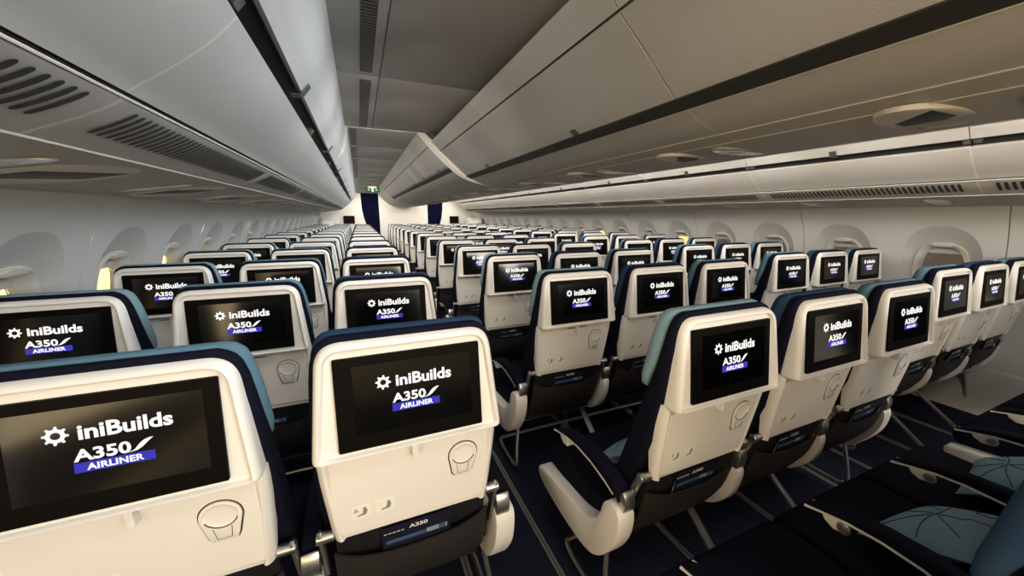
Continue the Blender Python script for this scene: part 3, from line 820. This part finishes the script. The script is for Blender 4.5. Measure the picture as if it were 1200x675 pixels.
# end frame where the centre bins change shape
ARC = refine([(-.905, .722), (-.868, .690), (-.838, .652), (-.800, .600), (-.757, .545), (-.648, .437), (-.566, .371), (-.464, .320), (-.343, .287), (-.20, .266), (0, .249)], 1)
arc = zc(ARC+[(-x, z) for x, z in ARC[::-1][1:]])
b = MB(); shell(b, arc, 2.628, 2.640, M['seam'], .05, 1, 1, .001); struct(b.build('trim_65', angle=30))
b = MB(); cap = F_TOP[1:]+F_DOOR+F_LOW+F_MID; cap = cap+[(-x, z) for x, z in cap[::-1]]; b.prism(cap, 1, 2.640, 2.646, M['binlow']); struct(b.build('trim_68', angle=30))
b = MB()
for s in (1, -1): b.prism([(s*x, z) for x, z in zc([(-.893, .7195), (-.860, .688), (-.838, .668), (-.78, .69), (-.70, .7195)])], 1, 2.600, 2.627, M['gap'])
struct(b.build('trim_69'))  # added dark filler standing in for the shade above the bin lip
# core above the bins keeps light out
b = MB(); b.box(-.50, .50, .14-2.5, YC, CZ+.46, CZ+.86, M['ceil']); b.box(-.72, .72, .14-2.5, YC, CZ+.60, CZ+.86, M['ceil']); struct(b.build('trim_66'))
# forward closeout between the bins and the bulkhead
A_ = sym(F_TOP[1:]+F_DOOR[1:]+F_LOW+F_MID); B_ = [(x*.855, z) for x, z in A_]
b = MB(); b.loft([[(x, YC, z) for x, z in A_], [(x, YF, z) for x, z in B_]], M['bulk']); struct(b.build('trim_67', angle=40))
# ---------------------------------------------------------------- passenger service units
def build_psu():
    t = empty('service_unit')
    b = MB(); out = []
    for i in range(40):
        a = 2*math.pi*i/40; c_, s_ = math.cos(a), math.sin(a)
        out.append((.168*math.copysign(abs(c_)**1.15, c_), .088*math.copysign(abs(s_)**.95, s_)))
    b.loft([[(x, y, .012) for x, y in out], [(x*.995, y*.99, -.0005) for x, y in out], [(x*.96, y*.96, -.0022) for x, y in out], [(x*.80, y*.80, -.0026) for x, y in out]], M['psu'])
    p = b.build('bezel', t)
    b = MB(); dm = [(.125, .052), (-.010, .056), (-.115, -.050), (.006, -.056)]
    b.prism(dm, 2, -.0032, .002, M['black'], .0003); b.build('dark_window', t)
    return t
def build_lamp():
    t = empty('reading_lamp'); out = [(.16*math.cos(2*math.pi*i/32), .068*math.sin(2*math.pi*i/32)) for i in range(32)]
    b = MB(); b.loft([[(x, y, .014) for x, y in out], [(x, y, -.0005) for x, y in out], [(x*.95, y*.92, -.002) for x, y in out], [(x*.88, y*.85, .001) for x, y in out]], M['grille'], cap1=False); b.build('lamp_rim', t)
    b = MB(); rg = []
    for k in range(6):
        f_ = math.cos(math.pi/2*k/5.3); rg.append([(x*.88*f_, y*.85*f_, .001-.004*math.sin(math.pi/2*k/5.3)) for x, y in out])
    b.loft(rg, M['lens']); b.build('lamp_lens', t); return t
ps, lm = build_psu(), build_lamp(); index_tree(ps); index_tree(lm); pu = lu = False
def place(proto, used, loc, rot):
    o = copy_tree(proto) if used else proto
    o.location = loc; o.rotation_euler = rot; return o
for s, nm, xx, y00 in ((-1, 'left side', 2.25, .62), (1, 'right side', 2.25, .62), (0, 'centre', -.075, -.29)):
    n = 14 if s else 12
    for i in range(-2 if s else -1, n):
        y = y00+.765*i
        if y > (YS-.2 if s else YC-.2): break
        if s: z = CZ+lerp(.1345, .078, 0)  ; x = s*xx; z = CZ+curve(PSU_C, xx)-.001; rot = (0, s*.155, 0 if s > 0 else math.pi)
        if s < 0: rot = (0, .155, math.pi)
        else: x = xx; z = CZ+.2585; rot = (0, 0, 0)
        lab = f"cream service unit, black window, under the {nm} bins, {ORD[i+2]} from the rear"
        o = place(ps, pu, (x, y, z), rot); pu = True; o.scale = (1.05, 1.75, 1) if s < 0 else ((1, 1.35, 1) if s > 0 else (1, 1, 1)); tag(o, lab, 'service unit', f'service units under the {nm} bins')
        if y > -1.2:
            xl = x; yl = y-.22
            if s == 0: xl = -.03
            zl = CZ+(curve(PSU_C, abs(xl)) if s else .2568)-.0005
            o = place(lm, lu, (xl, yl, zl), (0, s*.155, 0)); lu = True
            tag(o, f"oval reading lamp beside the {ORD[i+2]} service unit from the rear, {nm} bins", 'lamp', f'reading lamps under the {nm} bins')
# ---------------------------------------------------------------- forward bulkhead
def bulk_panel(poly, name, y=YF, th=.05):
    b = MB(); b.prism(poly, 1, y, y+th, M['bulk'], .004); return struct(b.build(name, angle=30))
bulk_panel([(-.83, 0), (.83, 0), (.83, 2.26), (-.83, 2.26)], 'wall_front')
for s in (-1, 1):
    pr = [(s*x, z) for x, z in ((1.20, 0), (1.22, .80), (1.28, 1.15), (1.345, 1.40), (1.385, 1.70), (1.395, 2.32), (2.62, 2.32), (2.62, 1.5), (2.76, .8), (2.78, 0))]
    bulk_panel(pr, 'wall_front_'+('left' if s < 0 else 'right'))
    b = MB(); x0, x1 = sorted((s*.80, s*1.42)); b.box(x0, x1, YF-.02, YF+.05, 2.215, 2.26, M['seam']); struct(b.build('trim_'+('71' if s < 0 else '72')))
    # curtain
    b = MB(); n = 60; top, bot = [], []
    for i in range(n+1):
        u = i/n; x = s*lerp(.79, 1.43, u); yy = YF+.10+.022*math.sin(u*math.pi*18)
        top.append((x, yy, 2.245)); bot.append((x, yy*1+.004*math.sin(u*40), .03))
    b.loft([top+[(p[0], p[1]+.006, p[2]) for p in top[::-1]], bot+[(p[0], p[1]+.006, p[2]) for p in bot[::-1]]], M['curtain'])
    c_ = b.build('curtain', angle=80); tag(c_, f"dark navy pleated curtain closing the {'left' if s < 0 else 'right'} aisle at the front bulkhead", 'curtain', 'aisle curtains')
    b = MB(); b.cyl((s*.80, YF+.10, 2.250), (s*1.42, YF+.10, 2.250), .008, M['metal'], 10); b.build('curtain_rail', c_)
    # monitor
    t = empty('wall_monitor', (s*1.80, YF-.03, 1.30)); b = MB(); b.prism(rrect(-.17, .17, -.13, .13, .012, 3), 1, -.03, .012, M['bezel'], .004); b.build('monitor_case', t)
    b = MB(); b.box(-.155, .155, -.0325, -.030, -.112, .115, M['bezel']); b.build('display', t)
    b = MB(); b.box(-.03, .03, .008, .032, -.05, .05, M['dmetal']); b.build('wall_bracket', t)
    tag(t, f"black switched-off monitor on the front bulkhead at the {'left' if s < 0 else 'right'} of the cabin", 'monitor', 'bulkhead monitors')
    # low cabinet
    t = empty('stowage_cabinet', (s*2.30, 11.75, 0)); b = MB(); b.prism(rrect(-.22, .22, -.28, .28, .02, 3), 2, 0, 1.34, M['cab'], .01); b.build('cabinet_body', t)
    b = MB(); b.prism(rrect(-.235, .235, -.295, .295, .02, 3), 2, 1.34, 1.365, M['white'], .005); b.build('cabinet_top', t)
    b = MB(); b.box(-.205, .205, -.288, -.279, .10, 1.28, M['white']); d = b.build('cabinet_door', t); b = MB(); b.box(.10, .17, -.297, -.287, 1.19, 1.21, M['dmetal']); b.build('handle', d)
    tag(t, f"white waist-high cabinet ahead of the last row by the {'left' if s < 0 else 'right'} sidewall", 'cabinet', 'stowage cabinets')
# exit sign over the left aisle
t = empty('exit_sign', (-1.12, 9.3, CZ+.72))
b = MB(); b.prism(rrect(-.17, .17, -.150, -.03, .01, 3), 1, -.02, .02, M['green'], .004); b.build('sign_face', t)
b = MB(); b.box(-.08, .08, -.03, .03, -.03, 0, M['cab']); b.box(-.10, .10, -.024, -.019, -.045, .03-.03, M['cab']); b.build('mount', t)
b = MB()
b.prism([(-.028, -.140), (.028, -.140), (.028, -.04), (-.028, -.04)], 1, -.0245, -.0205, M['greenw'])
for s in (-1, 1): b.prism([(s*.125, -.09), (s*.075, -.065), (s*.075, -.115)], 1, -.0245, -.0205, M['greenw'])
b.build('pictogram', t)
tag(t, 'small green lit exit sign with white arrows hanging over the left aisle', 'exit sign')
# aft wall and the side with the added light opening (behind the camera)
b = MB(); b.box(-2.9, 2.9, YA-.05, YA, 0, 2.35, M['bulk']); struct(b.build('wall_back'))
for a, c_ in ((YA, .14-3.75),):
    for s in (-1, 1):
        b = MB(); b.box(s*2.70, s*2.74, a, c_, 0, 2.3, M['wall']); struct(b.build('wall_aft_'+('left' if s < 0 else 'right')))
# ================================================================= LIGHT
def area(name, loc, rot, sx, sy, power, col, spread=180):
    l = bpy.data.lights.new(name, 'AREA'); l.shape = 'RECTANGLE'; l.size = sx; l.size_y = sy; l.energy = power; l.color = col; l.spread = math.radians(spread)
    o = bpy.data.objects.new(name, l); C.objects.link(o); o.location = loc; o.rotation_euler = [math.radians(a) for a in rot]; return o
def spot(name, loc, target, power, col, size=100, soft=.12, blend=.6):
    l = bpy.data.lights.new(name, 'SPOT'); l.energy = power; l.color = col; l.spot_size = math.radians(size); l.spot_blend = blend; l.shadow_soft_size = soft
    o = bpy.data.objects.new(name, l); C.objects.link(o); o.location = loc
    o.rotation_euler = (Vector(target)-Vector(loc)).to_track_quat('-Z', 'Y').to_euler(); return o
WARM = (1, .93, .84); NEUT = (1, .93, .84); COOL = (.74, .88, 1)
# unseen fill spots added over both aisles, angled towards the front of the cabin
for s in (-1, 1):
    for i in range(19):
        y = -2.4+.79*i
        spot('aisle_fill', (s*1.17, y, 2.02), (s*1.17, y+1.25, 1.0), 27 if y > .4 else 11.5, WARM, 128, .16, .95)
# wash light from the centre bins on to the side bins and sidewalls: cool on the left, warm on the right
for s in (-1, 1):
    for i in range(22):
        y = -2.0+.65*i
        spot('wash_lamp', (s*.99, y, 1.93), (s*2.5, y+.3, 1.40), 12 if s < 0 else 13, COOL if s < 0 else WARM, 112, .16, .9)
area('aft_fill', (.9, YA+.3, 1.80), (80, 0, 0), 3.4, .5, 90, WARM)  # fill light added behind the camera to brighten the seat backs
area('aft_gold_fill', (-1.75, YA+.3, 1.50), (86, 0, 0), 1.7, 1.0, 26, (1, .80, .50))  # added gold fill, gives the left-hand screens something warm to reflect
area('side_gold_fill', (-2.66, -2.55, 1.42), (0, -90, 0), 1.05, 3.3, 42, (1, .76, .42))  # gold fill added along the aft left wall for warmth and screen glare
# world: low golden sun ahead and to the left, dusk on the other side
w = bpy.data.worlds.new('sky'); bpy.context.scene.world = w; w.use_nodes = True; nt = w.node_tree; bg = nt.nodes['Background']
tc = nt.nodes.new('ShaderNodeTexCoord'); dp = nt.nodes.new('ShaderNodeVectorMath'); dp.operation = 'DOT_PRODUCT'; dp.inputs[1].default_value = (-.62, .78, .05)
nt.links.new(tc.outputs['Generated'], dp.inputs[0]); rp = nt.nodes.new('ShaderNodeValToRGB')
nt.links.new(dp.outputs['Value'], rp.inputs['Fac'])
e = rp.color_ramp.elements; e[0].position = .0;  e[0].color = srgb(62, 53, 48); e[1].position = .05; e[1].color = srgb(240, 190, 110)
x = rp.color_ramp.elements.new(.7); x.color = srgb(255, 226, 150)
nt.links.new(rp.outputs['Color'], bg.inputs['Color']); bg.inputs['Strength'].default_value = 2.2
sc = bpy.context.scene
sc.view_settings.view_transform = 'Standard'; sc.view_settings.look = 'None'; sc.view_settings.gamma = 1; sc.view_settings.use_curve_mapping = False
sc.view_settings.exposure = 0.32
sc.cycles.use_denoising = True
sc.cycles.max_bounces = 8; sc.cycles.diffuse_bounces = 5; sc.cycles.glossy_bounces = 3; sc.cycles.caustics_reflective = False; sc.cycles.caustics_refractive = False
